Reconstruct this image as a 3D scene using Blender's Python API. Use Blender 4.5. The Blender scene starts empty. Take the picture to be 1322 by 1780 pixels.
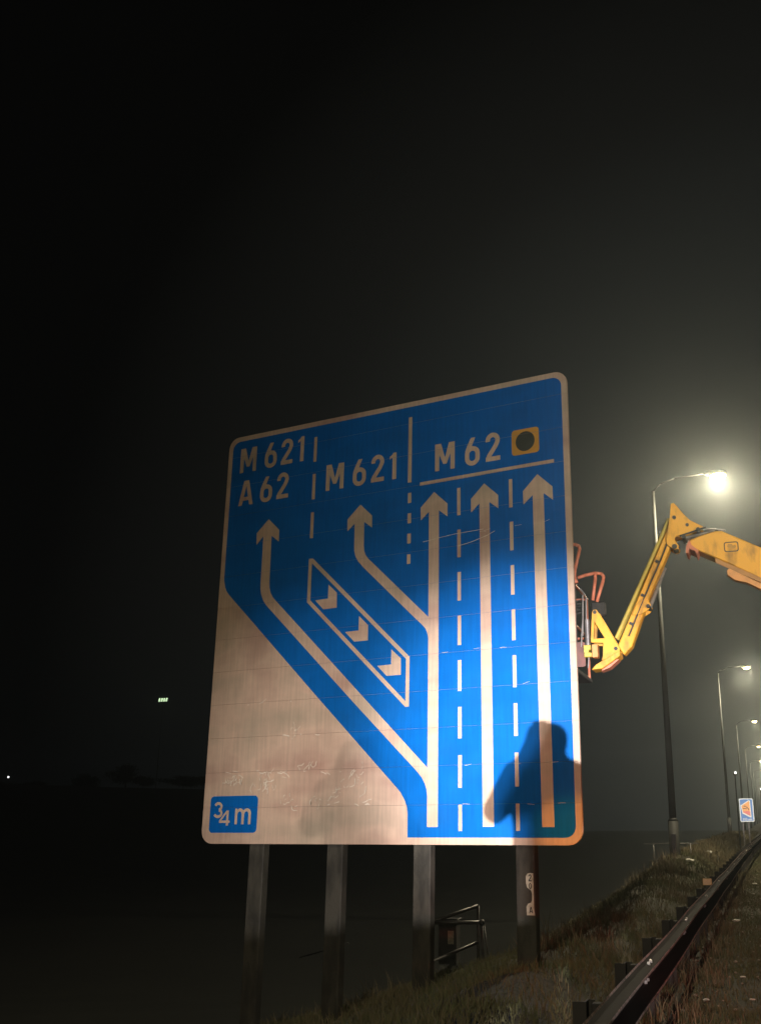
import bpy, bmesh, math, random
import numpy as np
from mathutils import Vector, Matrix
from mathutils.geometry import tessellate_polygon

sc = bpy.context.scene
COL = sc.collection
# ------------------------------------------------------------------ camera
cam = bpy.data.cameras.new('camera'); camo = bpy.data.objects.new('camera', cam); COL.objects.link(camo)
cam.sensor_fit = 'HORIZONTAL'; cam.sensor_width = 36.0; cam.lens = 36.0 * 1725 / 1322
cam.shift_x = -176 / 1322.0; cam.clip_start = 0.02; cam.clip_end = 2500
R = Matrix(((0.96380363, 0.08539433, 0.25256755), (0.266516, -0.28301995, -0.92134083), (-0.00719563, 0.95530493, -0.29553461)))
camo.matrix_world = Matrix.Translation((0, 0, 1.7)) @ R.to_4x4()
sc.camera = camo
# ------------------------------------------------------------------ render settings
sc.render.engine = 'CYCLES'
sc.view_settings.view_transform = 'Standard'; sc.view_settings.look = 'None'
sc.view_settings.exposure = 0.0; sc.view_settings.gamma = 1.0
sc.cycles.use_denoising = True
sc.cycles.max_bounces = 5; sc.cycles.diffuse_bounces = 3; sc.cycles.glossy_bounces = 2
sc.cycles.volume_bounces = 0; sc.cycles.transmission_bounces = 3
sc.cycles.sample_clamp_indirect = 4.0
# ------------------------------------------------------------------ night sky
W = bpy.data.worlds.new('World'); sc.world = W; W.use_nodes = True
wn = W.node_tree.nodes; wl = W.node_tree.links; wn.clear()
wo = wn.new('ShaderNodeOutputWorld'); wb = wn.new('ShaderNodeBackground'); wl.new(wb.outputs[0], wo.inputs[0])
tc = wn.new('ShaderNodeTexCoord')
dp = wn.new('ShaderNodeVectorMath'); dp.operation = 'DOT_PRODUCT'; dp.inputs[1].default_value = Vector((0.05, 0.99, 0.14)).normalized()
wl.new(tc.outputs['Generated'], dp.inputs[0])
rp = wn.new('ShaderNodeValToRGB'); wl.new(dp.outputs['Value'], rp.inputs[0])
SKY = [(0.0, (.0004, .0004, .0004)), (0.74, (.0009, .0009, .0009)), (0.86, (.0055, .0056, .005)), (0.94, (.0125, .0138, .0125)), (1.0, (.018, .020, .019))]
while len(rp.color_ramp.elements) < len(SKY): rp.color_ramp.elements.new(0.5)
for e, (p, c) in zip(rp.color_ramp.elements, SKY): e.position = p; e.color = (*c, 1)
wl.new(rp.outputs[0], wb.inputs[0]); wb.inputs[1].default_value = 1.0
# ------------------------------------------------------------------ vehicle headlights behind the photographer, plus added fill spots
def spot(name, loc, target, power, half_deg, blend, color, radius=0.05):
    l = bpy.data.lights.new(name, 'SPOT'); l.energy = power; l.color = color
    l.spot_size = math.radians(2 * half_deg); l.spot_blend = blend; l.shadow_soft_size = radius
    o = bpy.data.objects.new(name, l); COL.objects.link(o); o.location = loc
    o.rotation_euler = (Vector(target) - Vector(loc)).to_track_quat('-Z', 'Y').to_euler()
    return o
LA = (1.96, -9.15, 0.89); LB = (3.48, -8.72, 1.02)
spot('headlight', LA, (-2.45, 11.5, 2.48), 52000, 6.8, 1.0, (1.0, .96, .95), .022)
spot('headlight', (1.83, -9.17, .89), (-3.9, 11.7, 1.25), 12000, 11.0, 1.0, (1.0, .93, .90), .07)
spot('headlight', LB, (-4.95, 11.9, 2.6), 6500, 6.0, 1.0, (1.0, .86, .74), .03)
spot('indicator_light', (4.2, -2.0, .7), (-2.12, 11.45, 1.56), 8500, 1.8, 1.0, (1.0, .42, .08), .03)
spot('fill_spot', (7.0, 2.0, 2.1), (.05, 13.5, 4.7), 4500, 11.5, .8, (1.0, .87, .62), .08)  # added fill that brightens the boom, not a lamp of the place
spot('tail_light', (3.4, 3.0, .8), (-1.0, 14.0, .55), 700, 24, .6, (1.0, .06, .05), .06)
spot('headlight', LB, (-.87, 45, 2.0), 70000, 1.35, .8, (1, .96, .9), .04)  # extra narrow spot added to brighten the distant works sign
spot('fill_spot', (6.2, -4.0, 2.6), (-.6, 11.5, 6.6), 3600, 17, 1.0, (.98, 1.0, .88), .1)  # added fill that lifts the upper right of the big sign
LAMP_P = 6200.0
LAMP_YS = [-57.0, -13.2] + [30.6 + 43.8 * k for k in range(11)]

# ------------------------------------------------------------------ helpers
PI = math.pi
rnd = random.Random(7)
MATS = {}
def mat(name, color, rough=0.6, metal=0.0, noise=None, bump=0.0, bscale=20, emit=None, spec=0.5, coat=0.0):
    if name in MATS: return MATS[name]
    m = bpy.data.materials.new(name); m.use_nodes = True; n = m.node_tree.nodes; l = m.node_tree.links
    b = n['Principled BSDF']; b.inputs['Base Color'].default_value = (*color, 1)
    b.inputs['Roughness'].default_value = rough; b.inputs['Metallic'].default_value = metal
    b.inputs['Specular IOR Level'].default_value = spec; b.inputs['Coat Weight'].default_value = coat
    if noise:
        sc_, c2, lo, hi = noise[:4]
        t = n.new('ShaderNodeTexCoord'); no = n.new('ShaderNodeTexNoise'); no.inputs['Scale'].default_value = sc_
        no.inputs['Detail'].default_value = 6
        if len(noise) > 4:
            mp = n.new('ShaderNodeMapping'); mp.inputs['Scale'].default_value = noise[4]
            l.new(t.outputs['Object'], mp.inputs[0]); l.new(mp.outputs[0], no.inputs['Vector'])
        else: l.new(t.outputs['Object'], no.inputs['Vector'])
        mr = n.new('ShaderNodeMapRange'); mr.inputs[1].default_value = lo; mr.inputs[2].default_value = hi
        l.new(no.outputs['Fac'], mr.inputs[0])
        mx = n.new('ShaderNodeMix'); mx.data_type = 'RGBA'
        mx.inputs[6].default_value = (*color, 1); mx.inputs[7].default_value = (*c2, 1)
        l.new(mr.outputs[0], mx.inputs[0]); l.new(mx.outputs[2], b.inputs['Base Color'])
    if bump:
        t = n.new('ShaderNodeTexCoord'); no = n.new('ShaderNodeTexNoise'); no.inputs['Scale'].default_value = bscale
        no.inputs['Detail'].default_value = 5; l.new(t.outputs['Object'], no.inputs['Vector'])
        bp = n.new('ShaderNodeBump'); bp.inputs['Strength'].default_value = bump; bp.inputs['Distance'].default_value = .02
        l.new(no.outputs['Fac'], bp.inputs['Height']); l.new(bp.outputs[0], b.inputs['Normal'])
    if emit:
        b.inputs['Emission Color'].default_value = (*emit[0], 1); b.inputs['Emission Strength'].default_value = emit[1]
    MATS[name] = m; return m

def link(name, me, m, parent=None, smooth=False):
    o = bpy.data.objects.new(name, me); COL.objects.link(o)
    if m is not None and len(me.materials) == 0: me.materials.append(m)
    if parent is not None: o.parent = parent
    if smooth:
        for p in me.polygons: p.use_smooth = True
    return o
def bm_obj(name, bm, m, parent=None, smooth=False):
    me = bpy.data.meshes.new(name); bm.to_mesh(me); bm.free(); return link(name, me, m, parent, smooth)
def thing(name, label, cat, loc=(0, 0, 0), rz=0, group=None):
    o = bpy.data.objects.new(name, None); COL.objects.link(o); o.location = loc; o.rotation_euler = (0, 0, rz)
    o['label'] = label; o['category'] = cat
    if group: o['group'] = group
    return o
def tag(o, label, cat, group=None):
    o['label'] = label; o['category'] = cat
    if group: o['group'] = group
    return o
def struct(o): o['kind'] = 'structure'; return o
def stuff(o): o['kind'] = 'stuff'; return o
def box(bm, c, s, rot=None, bev=0.0):
    M_ = Matrix.Translation(c)
    if rot is not None: M_ = M_ @ rot.to_4x4()
    g = bmesh.ops.create_cube(bm, size=1.0, matrix=M_ @ Matrix.Diagonal((*s, 1)))
    if bev:
        es = list({e for v in g['verts'] for e in v.link_edges})
        bmesh.ops.bevel(bm, geom=es, offset=bev, segments=1, affect='EDGES')
def tube(bm, a, b, r1, r2=None, seg=10):
    a = Vector(a); b = Vector(b); d = b - a
    M_ = Matrix.Translation((a + b) / 2) @ d.to_track_quat('Z', 'Y').to_matrix().to_4x4()
    bmesh.ops.create_cone(bm, cap_ends=True, segments=seg, radius1=r1, radius2=r1 if r2 is None else r2, depth=d.length, matrix=M_)
def path_tube(bm, pts, r, seg=8):
    for i in range(len(pts) - 1):
        tube(bm, pts[i], pts[i + 1], r, seg=seg)
        if i: bmesh.ops.create_icosphere(bm, subdivisions=1, radius=r * 1.02, matrix=Matrix.Translation(pts[i]))
def prism_xz(bm, pts, y0, y1, holes=()):
    """outline in x,z extruded from y0 to y1"""
    loops = [[Vector((x, z, 0)) for x, z in pts]] + [[Vector((x, z, 0)) for x, z in h] for h in holes]
    flat = [p for lp in loops for p in lp]
    tris = tessellate_polygon(loops)
    va = [bm.verts.new((p.x, y0, p.y)) for p in flat]; vb = [bm.verts.new((p.x, y1, p.y)) for p in flat]
    for t in tris:
        bm.faces.new([va[i] for i in t]); bm.faces.new([vb[i] for i in reversed(t)])
    k = 0
    for lp in loops:
        n = len(lp)
        for i in range(n):
            j = (i + 1) % n
            bm.faces.new([va[k + i], vb[k + i], vb[k + j], va[k + j]])
        k += n
    bmesh.ops.recalc_face_normals(bm, faces=bm.faces)
def rrect(x0, z0, x1, z1, r, n=6):
    pts = []
    for cx, cz, a0 in ((x1 - r, z1 - r, 0), (x0 + r, z1 - r, 90), (x0 + r, z0 + r, 180), (x1 - r, z0 + r, 270)):
        for k in range(n + 1):
            a = math.radians(a0 + 90 * k / n); pts.append((cx + r * math.cos(a), cz + r * math.sin(a)))
    return pts

# ------------------------------------------------------------------ materials
galv = mat('galvanised_steel', (.20, .195, .19), .45, .6, (9, (.12, .115, .11), .35, .7), .15, 40)
post_paint = mat('weathered_post_paint', (.050, .045, .034), .75, .0, (5, (.022, .020, .015), .42, .62, (1.5, 1, .5)), .2, 30)
lamp_steel = mat('lamp_column_steel', (.034, .035, .032), .7, .2, (3, (.022, .023, .021), .4, .65))
yellow = mat('lift_yellow_paint', (.80, .395, .045), .42, 0, (7, (.30, .15, .035), .50, .74, (1, 1, .4)), .15, 25, spec=.4)
yellow2 = mat('lift_yellow_green_link', (.55, .42, .08), .45, 0, (6, (.40, .31, .07), .4, .7))
orange = mat('basket_rail_orange', (.62, .20, .12), .5, 0, (12, (.45, .15, .10), .4, .7))
darkm = mat('dark_metal', (.035, .035, .037), .5, .3, (10, (.06, .06, .06), .4, .7))
greym = mat('grey_cylinder', (.33, .31, .31), .35, .5, (10, (.2, .19, .19), .4, .7))
rubber = mat('rubber', (.02, .02, .02), .85, 0, (20, (.035, .033, .03), .4, .7))
asphalt = mat('asphalt', (.05, .05, .05), .9, 0, (8, (.035, .035, .035), .4, .7), .4, 120)
paintw = mat('road_paint', (.6, .6, .56), .7, 0, (15, (.4, .4, .37), .5, .8))

# sign sheeting
def sheeting(name, c1, c2, c3, rough, metal=0.0, wave=0.0):
    m = bpy.data.materials.new(name); m.use_nodes = True; n = m.node_tree.nodes; l = m.node_tree.links
    b = n['Principled BSDF']; b.inputs['Roughness'].default_value = rough; b.inputs['Specular IOR Level'].default_value = .35
    t = n.new('ShaderNodeTexCoord')
    mp = n.new('ShaderNodeMapping'); mp.inputs['Scale'].default_value = (.8, 1, 1.5); l.new(t.outputs['Object'], mp.inputs[0])
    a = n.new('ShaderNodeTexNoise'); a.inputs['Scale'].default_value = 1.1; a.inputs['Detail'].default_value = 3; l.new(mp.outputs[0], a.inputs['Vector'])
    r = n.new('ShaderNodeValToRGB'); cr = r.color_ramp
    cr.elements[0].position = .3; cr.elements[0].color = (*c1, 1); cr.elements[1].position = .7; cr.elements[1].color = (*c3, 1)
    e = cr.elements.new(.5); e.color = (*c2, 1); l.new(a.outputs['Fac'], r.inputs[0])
    # vertical rain streaks and fine dirt
    mp2 = n.new('ShaderNodeMapping'); mp2.inputs['Scale'].default_value = (14, 1, .9); l.new(t.outputs['Object'], mp2.inputs[0])
    s = n.new('ShaderNodeTexNoise'); s.inputs['Scale'].default_value = 2.0; s.inputs['Detail'].default_value = 6; l.new(mp2.outputs[0], s.inputs['Vector'])
    mr = n.new('ShaderNodeMapRange'); mr.inputs[1].default_value = .35; mr.inputs[2].default_value = .7; mr.inputs[3].default_value = 1.0; mr.inputs[4].default_value = .84
    l.new(s.outputs['Fac'], mr.inputs[0])
    mx = n.new('ShaderNodeVectorMath'); mx.operation = 'SCALE'; l.new(r.outputs[0], mx.inputs[0]); l.new(mr.outputs[0], mx.inputs['Scale'])
    l.new(mx.outputs[0], b.inputs['Base Color'])
    b.inputs['Metallic'].default_value = metal
    if wave:
        mp3 = n.new('ShaderNodeMapping'); mp3.inputs['Scale'].default_value = (1.0, 1, 1.7); l.new(t.outputs['Object'], mp3.inputs[0])
        w = n.new('ShaderNodeTexNoise'); w.inputs['Scale'].default_value = 1.0; w.inputs['Detail'].default_value = 1.0; l.new(mp3.outputs[0], w.inputs['Vector'])
        bp_ = n.new('ShaderNodeBump'); bp_.inputs['Strength'].default_value = 1.0; bp_.inputs['Distance'].default_value = wave
        l.new(w.outputs['Fac'], bp_.inputs['Height']); l.new(bp_.outputs[0], b.inputs['Normal'])
    MATS[name] = m; return m
white_sheet = sheeting('white_reflective_sheeting', (.56, .36, .29), (.74, .54, .42), (.54, .43, .33), .42, .2, .07)  # mottled tone, with some of the patchy sheen put into the colour
blue_sheet = sheeting('blue_reflective_sheeting', (.0, .124, .48), (.0, .138, .53), (.001, .118, .44), .42, .12, .06)
amber_sheet = mat('amber_sheeting', (.62, .30, .06), .4, 0, (4, (.52, .26, .06), .4, .7))
black_sheet = mat('black_vinyl', (.05, .055, .05), .5, 0, (5, (.035, .04, .035), .4, .7))
scratch_m = mat('bare_scratch', (.92, .82, .70), .3, .1, (20, (.66, .55, .45), .4, .7))
alu = mat('aluminium_back', (.45, .45, .46), .4, .8, (6, (.35, .35, .36), .4, .7))

# ------------------------------------------------------------------ ground
def sstep(a, b, x):
    t = np.clip((x - a) / (b - a), 0, 1); return t * t * (3 - 2 * t)
def gz(x, y):
    x = np.asarray(x, float); y = np.asarray(y, float)
    z = 0.10 * sstep(-1.6, -2.6, -0 + x * 1.0) * 0 + .10 * sstep(1.6, 2.6, -x)
    bank = np.clip(-(x + 2.75), 0, 9.0) * (.27 + .38 * sstep(13, 21, y))
    z = z - bank
    z = z + (.50 * sstep(15, 31, y)) * sstep(1.2, 2.4, -x) * (1 - sstep(60, 120, y))
    z = z + .05 * np.sin(x * 1.7 + y * .6) * sstep(1.5, 3, -x) + .03 * np.sin(x * 4.1 - y * 2.3) * sstep(1.2, 2.4, -x)
    hill = 15.6 * sstep(60, 150, -x) * sstep(30, 200, y + .3 * -x) * (1 - sstep(265, 335, y))
    hill = hill + 1.6 * np.sin(x * .021 + y * .013) * sstep(60, 200, -x)
    return z + hill
def grid_axis(breaks):
    out = []
    for a, b, n in breaks: out += list(np.linspace(a, b, n, endpoint=False))
    return out + [breaks[-1][1]]
def gridmesh(name, xs, ys, zf, m, holefn=None):
    X, Y = np.meshgrid(xs, ys); Z = zf(X, Y)
    v = np.stack([X.ravel(), Y.ravel(), Z.ravel()], 1); nx = len(xs); f = []
    for j in range(len(ys) - 1):
        for i in range(nx - 1):
            f.append((j * nx + i, j * nx + i + 1, (j + 1) * nx + i + 1, (j + 1) * nx + i))
    me = bpy.data.meshes.new(name); me.from_pydata(v.tolist(), [], f); return link(name, me, m, smooth=True)
soil = mat('verge_soil', (.045, .036, .022), .95, 0, (1.7, (.028, .030, .014), .35, .65), .8, 9)
xs = grid_axis([(-12, -8, 6), (-8, 2.2, 52)]) 
ys = grid_axis([(-70, 2, 18), (2, 40, 90), (40, 120, 40), (120, 620, 50)])
struct(gridmesh('ground', xs, ys, gz, soil))
dark_field = mat('field_painted_shade', (.014, .015, .010), .95, 0, (.15, (.009, .010, .007), .4, .65), .8, 3)  # darkness of the unlit field put into its base colour
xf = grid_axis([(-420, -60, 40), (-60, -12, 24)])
struct(gridmesh('field', xf, ys, gz, dark_field))
struct(gridmesh('hard_shoulder', [2.2, 5.6, 20, 60], [-70, 0, 60, 200, 620], lambda X, Y: X * 0 - .012, asphalt))
struct(gridmesh('distant_field', [20.0 + 40.004, 260], [-70, 620], lambda X, Y: X * 0 - .2, soil))
bm = bmesh.new(); box(bm, (2.14, 275, -.02), (.12, 690, .16)); struct(bm_obj('kerb', bm, mat('kerb_concrete', (.28, .27, .25), .8, 0, (8, (.2, .19, .18), .4, .7), .3, 40)))
bm = bmesh.new(); box(bm, (5.45, 275, -.007), (.2, 690, .004)); struct(bm_obj('edge_line', bm, paintw))
bm = bmesh.new()
for k in range(60): box(bm, (9.1, -60 + 9 * k, -.007), (.15, 2, .004))
struct(stuff(bm_obj('lane_marking', bm, paintw))); bpy.data.objects['lane_marking']['kind'] = 'structure'

# ------------------------------------------------------------------ grass
def grass_mat(name, c1, c2, sc_=.9):
    return mat(name, c1, .8, 0, (sc_, c2, .35, .65), spec=.2)
def blades(name, n, xr, yr, h, w, m, seed, dens=None, bend=.5, clump=0, ypow=1.0):
    r = np.random.RandomState(seed)
    if clump:
        k = max(1, n // clump); cx = r.uniform(*xr, k); cy = yr[0] + (yr[1] - yr[0]) * r.uniform(0, 1, k) ** ypow
        x = np.repeat(cx, clump) + r.normal(0, .07, k * clump); y = np.repeat(cy, clump) + r.normal(0, .07, k * clump)
        hs = np.repeat(r.uniform(.5, 1.2, k), clump); n = k * clump
    else:
        x = r.uniform(*xr, n); y = yr[0] + (yr[1] - yr[0]) * r.uniform(0, 1, n) ** ypow; hs = np.ones(n)
    if dens is not None:
        keep = r.uniform(0, 1, n) < dens(x, y); x, y, hs = x[keep], y[keep], hs[keep]; n = len(x)
    z = gz(x, y) - .01
    hh = r.uniform(h[0], h[1], n) * hs; a = r.uniform(0, 2 * PI, n); ww = r.uniform(.6, 1.2, n) * w * (1 + y * .03)
    b = r.uniform(0, 2 * PI, n); lean = r.uniform(.05, bend, n) * hh
    dx, dy = np.cos(a) * ww / 2, np.sin(a) * ww / 2; lx, ly = np.cos(b) * lean, np.sin(b) * lean
    v = np.empty((n, 5, 3))
    v[:, 0] = np.stack([x - dx, y - dy, z], 1); v[:, 1] = np.stack([x + dx, y + dy, z], 1)
    mx, my, mz = x + lx * .35, y + ly * .35, z + hh * .6
    v[:, 2] = np.stack([mx + dx * .7, my + dy * .7, mz], 1); v[:, 3] = np.stack([mx - dx * .7, my - dy * .7, mz], 1)
    v[:, 4] = np.stack([x + lx, y + ly, z + hh], 1)
    me = bpy.data.meshes.new(name); me.vertices.add(n * 5); me.vertices.foreach_set('co', v.ravel())
    base = np.arange(n) * 5
    loops = np.stack([base, base + 1, base + 2, base + 3, base + 3, base + 2, base + 4], 1).ravel()
    me.loops.add(n * 7); me.loops.foreach_set('vertex_index', loops)
    me.polygons.add(n * 2); st = np.stack([np.arange(n) * 7, np.arange(n) * 7 + 4], 1).ravel()
    me.polygons.foreach_set('loop_start', st); me.update(calc_edges=True); me.validate()
    return stuff(link(name, me, m))
g_green = grass_mat('verge_grass_green', (.108, .122, .058), (.150, .134, .076))
g_dry = grass_mat('verge_grass_dry', (.175, .140, .088), (.110, .100, .054))
g_pale = grass_mat('pale_dead_stems', (.34, .28, .19), (.18, .15, .10), 2)
def patch(x, y): return .35 + .65 * (np.sin(x * 2.1 + 1.3 * np.sin(y * .9)) * np.sin(y * 1.3 + x) > -.2)
blades('mown_grass', 130000, (-.95, 2.05), (3.5, 34), (.02, .075), .007, g_green, 1, patch, .8, ypow=1.5)
blades('mown_grass_far', 40000, (-.8, 2.05), (34, 110), (.03, .09), .012, g_green, 2, None, .8, ypow=1.4)
blades('dry_grass', 30000, (-.95, 2.05), (3.5, 40), (.03, .12), .007, g_dry, 3, lambda x, y: (np.sin(x * 3 + y) > .2) * .9 + .1, 1.0, clump=14, ypow=1.4)
blades('bank_grass', 130000, (-7.5, -1.1), (5.5, 34), (.03, .13), .008, g_green, 4, patch, .9, ypow=1.2)
blades('bank_dry_grass', 60000, (-7.5, -1.3), (6, 44), (.06, .24), .008, g_dry, 5, lambda x, y: (np.sin(x * 1.3 + y * .7) > -.1) * .85 + .08, .9, clump=18)
blades('bank_grass_far', 40000, (-14, -1.3), (34, 120), (.05, .3), .02, g_dry, 6, None, .9, ypow=1.4)
blades('dead_stems', 3600, (-5.5, -2.0), (13.5, 34), (.18, .5), .007, g_pale, 8, lambda x, y: (np.sin(x * 2 + y * .5) > 0.1) * .9, .6, clump=10)
blades('rail_foot_grass', 9000, (-1.35, -.62), (5, 34), (.08, .26), .008, g_dry, 9, lambda x, y: (np.sin(y * 2.7) > 0) * .9 + .06, .8, clump=20, ypow=1.4)
# small stones in the verge
r = np.random.RandomState(5); bm = bmesh.new()
for k in range(420):
    x, y = r.uniform(-1.0, 1.0), 5 + 28 * r.uniform() ** 1.6; s = r.uniform(.008, .03)
    bmesh.ops.create_icosphere(bm, subdivisions=1, radius=s, matrix=Matrix.Translation((x, y, float(gz(x, y)) + .03)) @ Matrix.Diagonal((1, r.uniform(.5, 1), .6, 1)))
stuff(bm_obj('gravel', bm, mat('pale_stone', (.30, .27, .22), .8, 0, (30, (.16, .14, .11), .4, .7))))

# ------------------------------------------------------------------ main sign
SX, SY, SZ = -7.295, 12.391, 1.411
RZ = math.atan2(-.18009, .98365)
sign = thing('motorway_sign', 'huge blue and white motorway lane destination sign on four grey posts', 'road sign', (SX, SY, SZ), RZ)
SW, SH = 5.381, 5.75
PITCH = .4525
SEAMS = [PITCH * k for k in range(1, 13)]
GAP = .0012
outer = rrect(0, 0, SW, SH, .17)
def clip(poly, z, keep_above):
    out = []
    for i in range(len(poly)):
        a, b = poly[i], poly[(i + 1) % len(poly)]
        ia = (a[1] >= z) == keep_above; ib = (b[1] >= z) == keep_above
        if ia: out.append(a)
        if ia != ib:
            t = (z - a[1]) / (b[1] - a[1]); out.append((a[0] + (b[0] - a[0]) * t, z))
    return out
edges = [-1] + SEAMS + [SH + 1]
for k in range(len(edges) - 1):
    p = clip(clip(outer, edges[k] + GAP, True), edges[k + 1] - GAP, False)
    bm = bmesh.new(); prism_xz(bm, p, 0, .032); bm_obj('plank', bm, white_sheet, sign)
# backing tray, rails
bm = bmesh.new(); prism_xz(bm, rrect(.006, .006, SW - .006, SH - .006, .165), .033, .042); bm_obj('back_tray', bm, alu, sign)
for z in (.35, 1.5, 2.65, 3.8, 4.95):
    bm = bmesh.new(); box(bm, (SW / 2, .065, z), (SW - .3, .044, .09), bev=.006); bm_obj('support_rail', bm, alu, sign)

def sheet(name, polys, depth, m, parent=sign, cut=True):
    """flat sheeting pieces in sign plane; polys = list of (outer, holes...); each later one 0.3 mm proud"""
    bm = bmesh.new()
    for k, pl in enumerate(polys):
        loops = [[Vector((x, z, 0)) for x, z in lp] for lp in pl]
        flat = [p for lp in loops for p in lp]
        vs = [bm.verts.new((p.x, -depth - .0004 * k, p.y)) for p in flat]
        for t in tessellate_polygon(loops):
            try: bm.faces.new([vs[i] for i in t])
            except ValueError: pass
    if cut:
        for z in SEAMS:
            for zz in (z - GAP, z + GAP):
                bmesh.ops.bisect_plane(bm, geom=bm.verts[:] + bm.edges[:] + bm.faces[:], plane_co=(0, 0, zz), plane_no=(0, 0, 1))
            bmesh.ops.delete(bm, geom=[f for f in bm.faces if abs(f.calc_center_median().z - z) < GAP * .9], context='FACES')
    for f in bm.faces:
        f.normal_update()
        if f.normal.y > 0: f.normal_flip()
    return bm_obj(name, bm, m, parent)
D1, D2, D3 = .0035, .0075, .011
blue_poly = [(.10, 3.50), (.108, 3.47), (.135, 3.415), (.18, 3.36), (.225, 3.316), (1.725, 1.867), (2.979, .672), (3.05, .60), (3.105, .515), (3.14, .43), (3.150, .36), (3.152, .081), (5.17, .079)]
for k in range(7):
    a = math.radians(-90 + 90 * k / 6); blue_poly.append((5.18 + .125 * math.cos(a), .205 + .125 * math.sin(a)))
for k in range(7):
    a = math.radians(90 * k / 6); blue_poly.append((5.18 + .125 * math.cos(a), 5.55 + .125 * math.sin(a)))
for k in range(7):
    a = math.radians(90 + 90 * k / 6); blue_poly.append((.203 + .125 * math.cos(a), 5.55 + .125 * math.sin(a)))
blue_poly += [(.078, 3.62), (.084, 3.56)]
sheet('blue_background', [[blue_poly]], D1, blue_sheet)

A1 = [(.813, 4.39), (1.008, 4.205), (1.010, 4.03), (.880, 4.135), (.888, 3.45), (.895, 3.385), (.918, 3.31), (.96, 3.24), (1.02, 3.18), (3.419, .885), (3.419, .56), (3.408, .64), (3.385, .70), (3.345, .77), (3.276, .845), (2.343, 1.715), (1.477, 2.541), (.86, 3.13), (.80, 3.205), (.76, 3.29), (.738, 3.38), (.735, 3.45), (.735, 4.145), (.620, 4.03), (.613, 4.205)]
A1b = [(2.347, 4.385), (2.54, 4.20), (2.542, 4.03), (2.416, 4.13), (2.421, 3.80), (2.43, 3.72), (2.455, 3.66), (2.50, 3.605), (3.419, 2.733), (3.419, 2.44), (3.405, 2.52), (3.375, 2.59), (3.331, 2.64), (3.225, 2.735), (2.418, 3.50), (2.34, 3.585), (2.295, 3.66), (2.272, 3.74), (2.268, 3.82), (2.265, 4.125), (2.15, 4.03), (2.147, 4.20)]
A2 = [(3.484, 4.395), (3.683, 4.205), (3.683, 4.03), (3.558, 4.13), (3.566, .2), (3.4195, .2), (3.4195, 1.0), (3.410, 4.13), (3.289, 4.03), (3.285, 4.205)]
A3 = [(4.213, 4.40), (4.408, 4.213), (4.408, 4.035), (4.284, 4.138), (4.303, .2), (4.158, .2), (4.142, 4.14), (4.024, 4.035), (4.022, 4.217)]
A4 = [(4.95, 4.408), (5.148, 4.215), (5.15, 4.04), (5.028, 4.146), (5.051, .195), (4.902, .195), (4.880, 4.142), (4.753, 4.035), (4.749, 4.212)]
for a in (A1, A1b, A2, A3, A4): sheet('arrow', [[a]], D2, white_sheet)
def rect(x0, z0, x1, z1, dx=0): return [(x0 + dx, z0), (x1 + dx, z0), (x1, z1), (x0, z1)]
for z1, z0 in ((4.395, 4.023), (3.831, 3.465), (3.272, 2.904), (2.716, 2.343), (2.157, 1.781), (1.589, 1.215), (1.019, .642), (.45, .154)):
    f = (4.4 - (z0 + z1) / 2) * .0042
    sheet('lane_dash', [[rect(3.823 + f, z0, 3.871 + f, z1)]], D2, white_sheet)
    sheet('lane_dash', [[rect(4.556 + f * 1.4, z0, 4.604 + f * 1.4, z1 + .005)]], D2, white_sheet)
for z1, z0 in ((4.437, 4.295), (4.153, 4.015), (3.873, 3.739), (3.592, 3.463)): sheet('lane_dash', [[rect(3.089, z0, 3.141, z1)]], D2, white_sheet)
for z1, z0 in ((5.51, 5.132), (4.951, 4.575), (4.385, 4.01)): sheet('lane_dash', [[rect(1.538, z0, 1.589, z1)]], D2, white_sheet)
sheet('divider_line', [[rect(3.084, 4.583, 3.139, 5.522)]], D2, white_sheet)
sheet('underline', [[[(3.268, 4.512), (5.178, 4.527), (5.178, 4.573), (3.268, 4.558)]]], D2, white_sheet)
sheet('chevron_border', [[[(1.538, 3.72), (1.607, 3.715), (3.15, 2.25), (3.15, 1.63), (3.095, 1.63), (1.538, 3.11)], [(1.592, 3.65), (1.592, 3.133), (3.098, 1.70), (3.098, 2.228)]]], D2, white_sheet)
for c in ([(1.877, 3.322), (2.018, 3.195), (2.022, 2.991), (1.808, 2.988), (1.670, 3.124), (1.877, 3.13)], [(2.379, 2.846), (2.521, 2.711), (2.524, 2.511), (2.313, 2.511), (2.167, 2.651), (2.377, 2.653)], [(2.881, 2.366), (3.023, 2.240), (3.026, 2.033), (2.816, 2.033), (2.676, 2.169), (2.881, 2.173)]):
    sheet('chevron', [[c]], D2, white_sheet)
# lettering
def arc(cx, cz, rx, rz, a0, a1, n=8):
    return [(cx + rx * math.cos(math.radians(a0 + (a1 - a0) * k / n)), cz + rz * math.sin(math.radians(a0 + (a1 - a0) * k / n))) for k in range(n + 1)]
def stroke(pts, w, closed=False):
    n = len(pts); L = []; Rr = []
    for i in range(n):
        p = Vector(pts[i])
        a = Vector(pts[i - 1]) if (i or closed) else None; b = Vector(pts[(i + 1) % n]) if (i < n - 1 or closed) else None
        d1 = (p - a).normalized() if a is not None else None; d2 = (b - p).normalized() if b is not None else None
        if d1 is None: d1 = d2
        if d2 is None: d2 = d1
        t = (d1 + d2).normalized(); nn = Vector((-t.y, t.x)); k = w / 2 / max(.5, nn.dot(Vector((-d1.y, d1.x))))
        L.append(tuple(p + nn * k)); Rr.append(tuple(p - nn * k))
    return [L, Rr[::-1]] if closed else [L + Rr[::-1]]
SWD = .063
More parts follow.
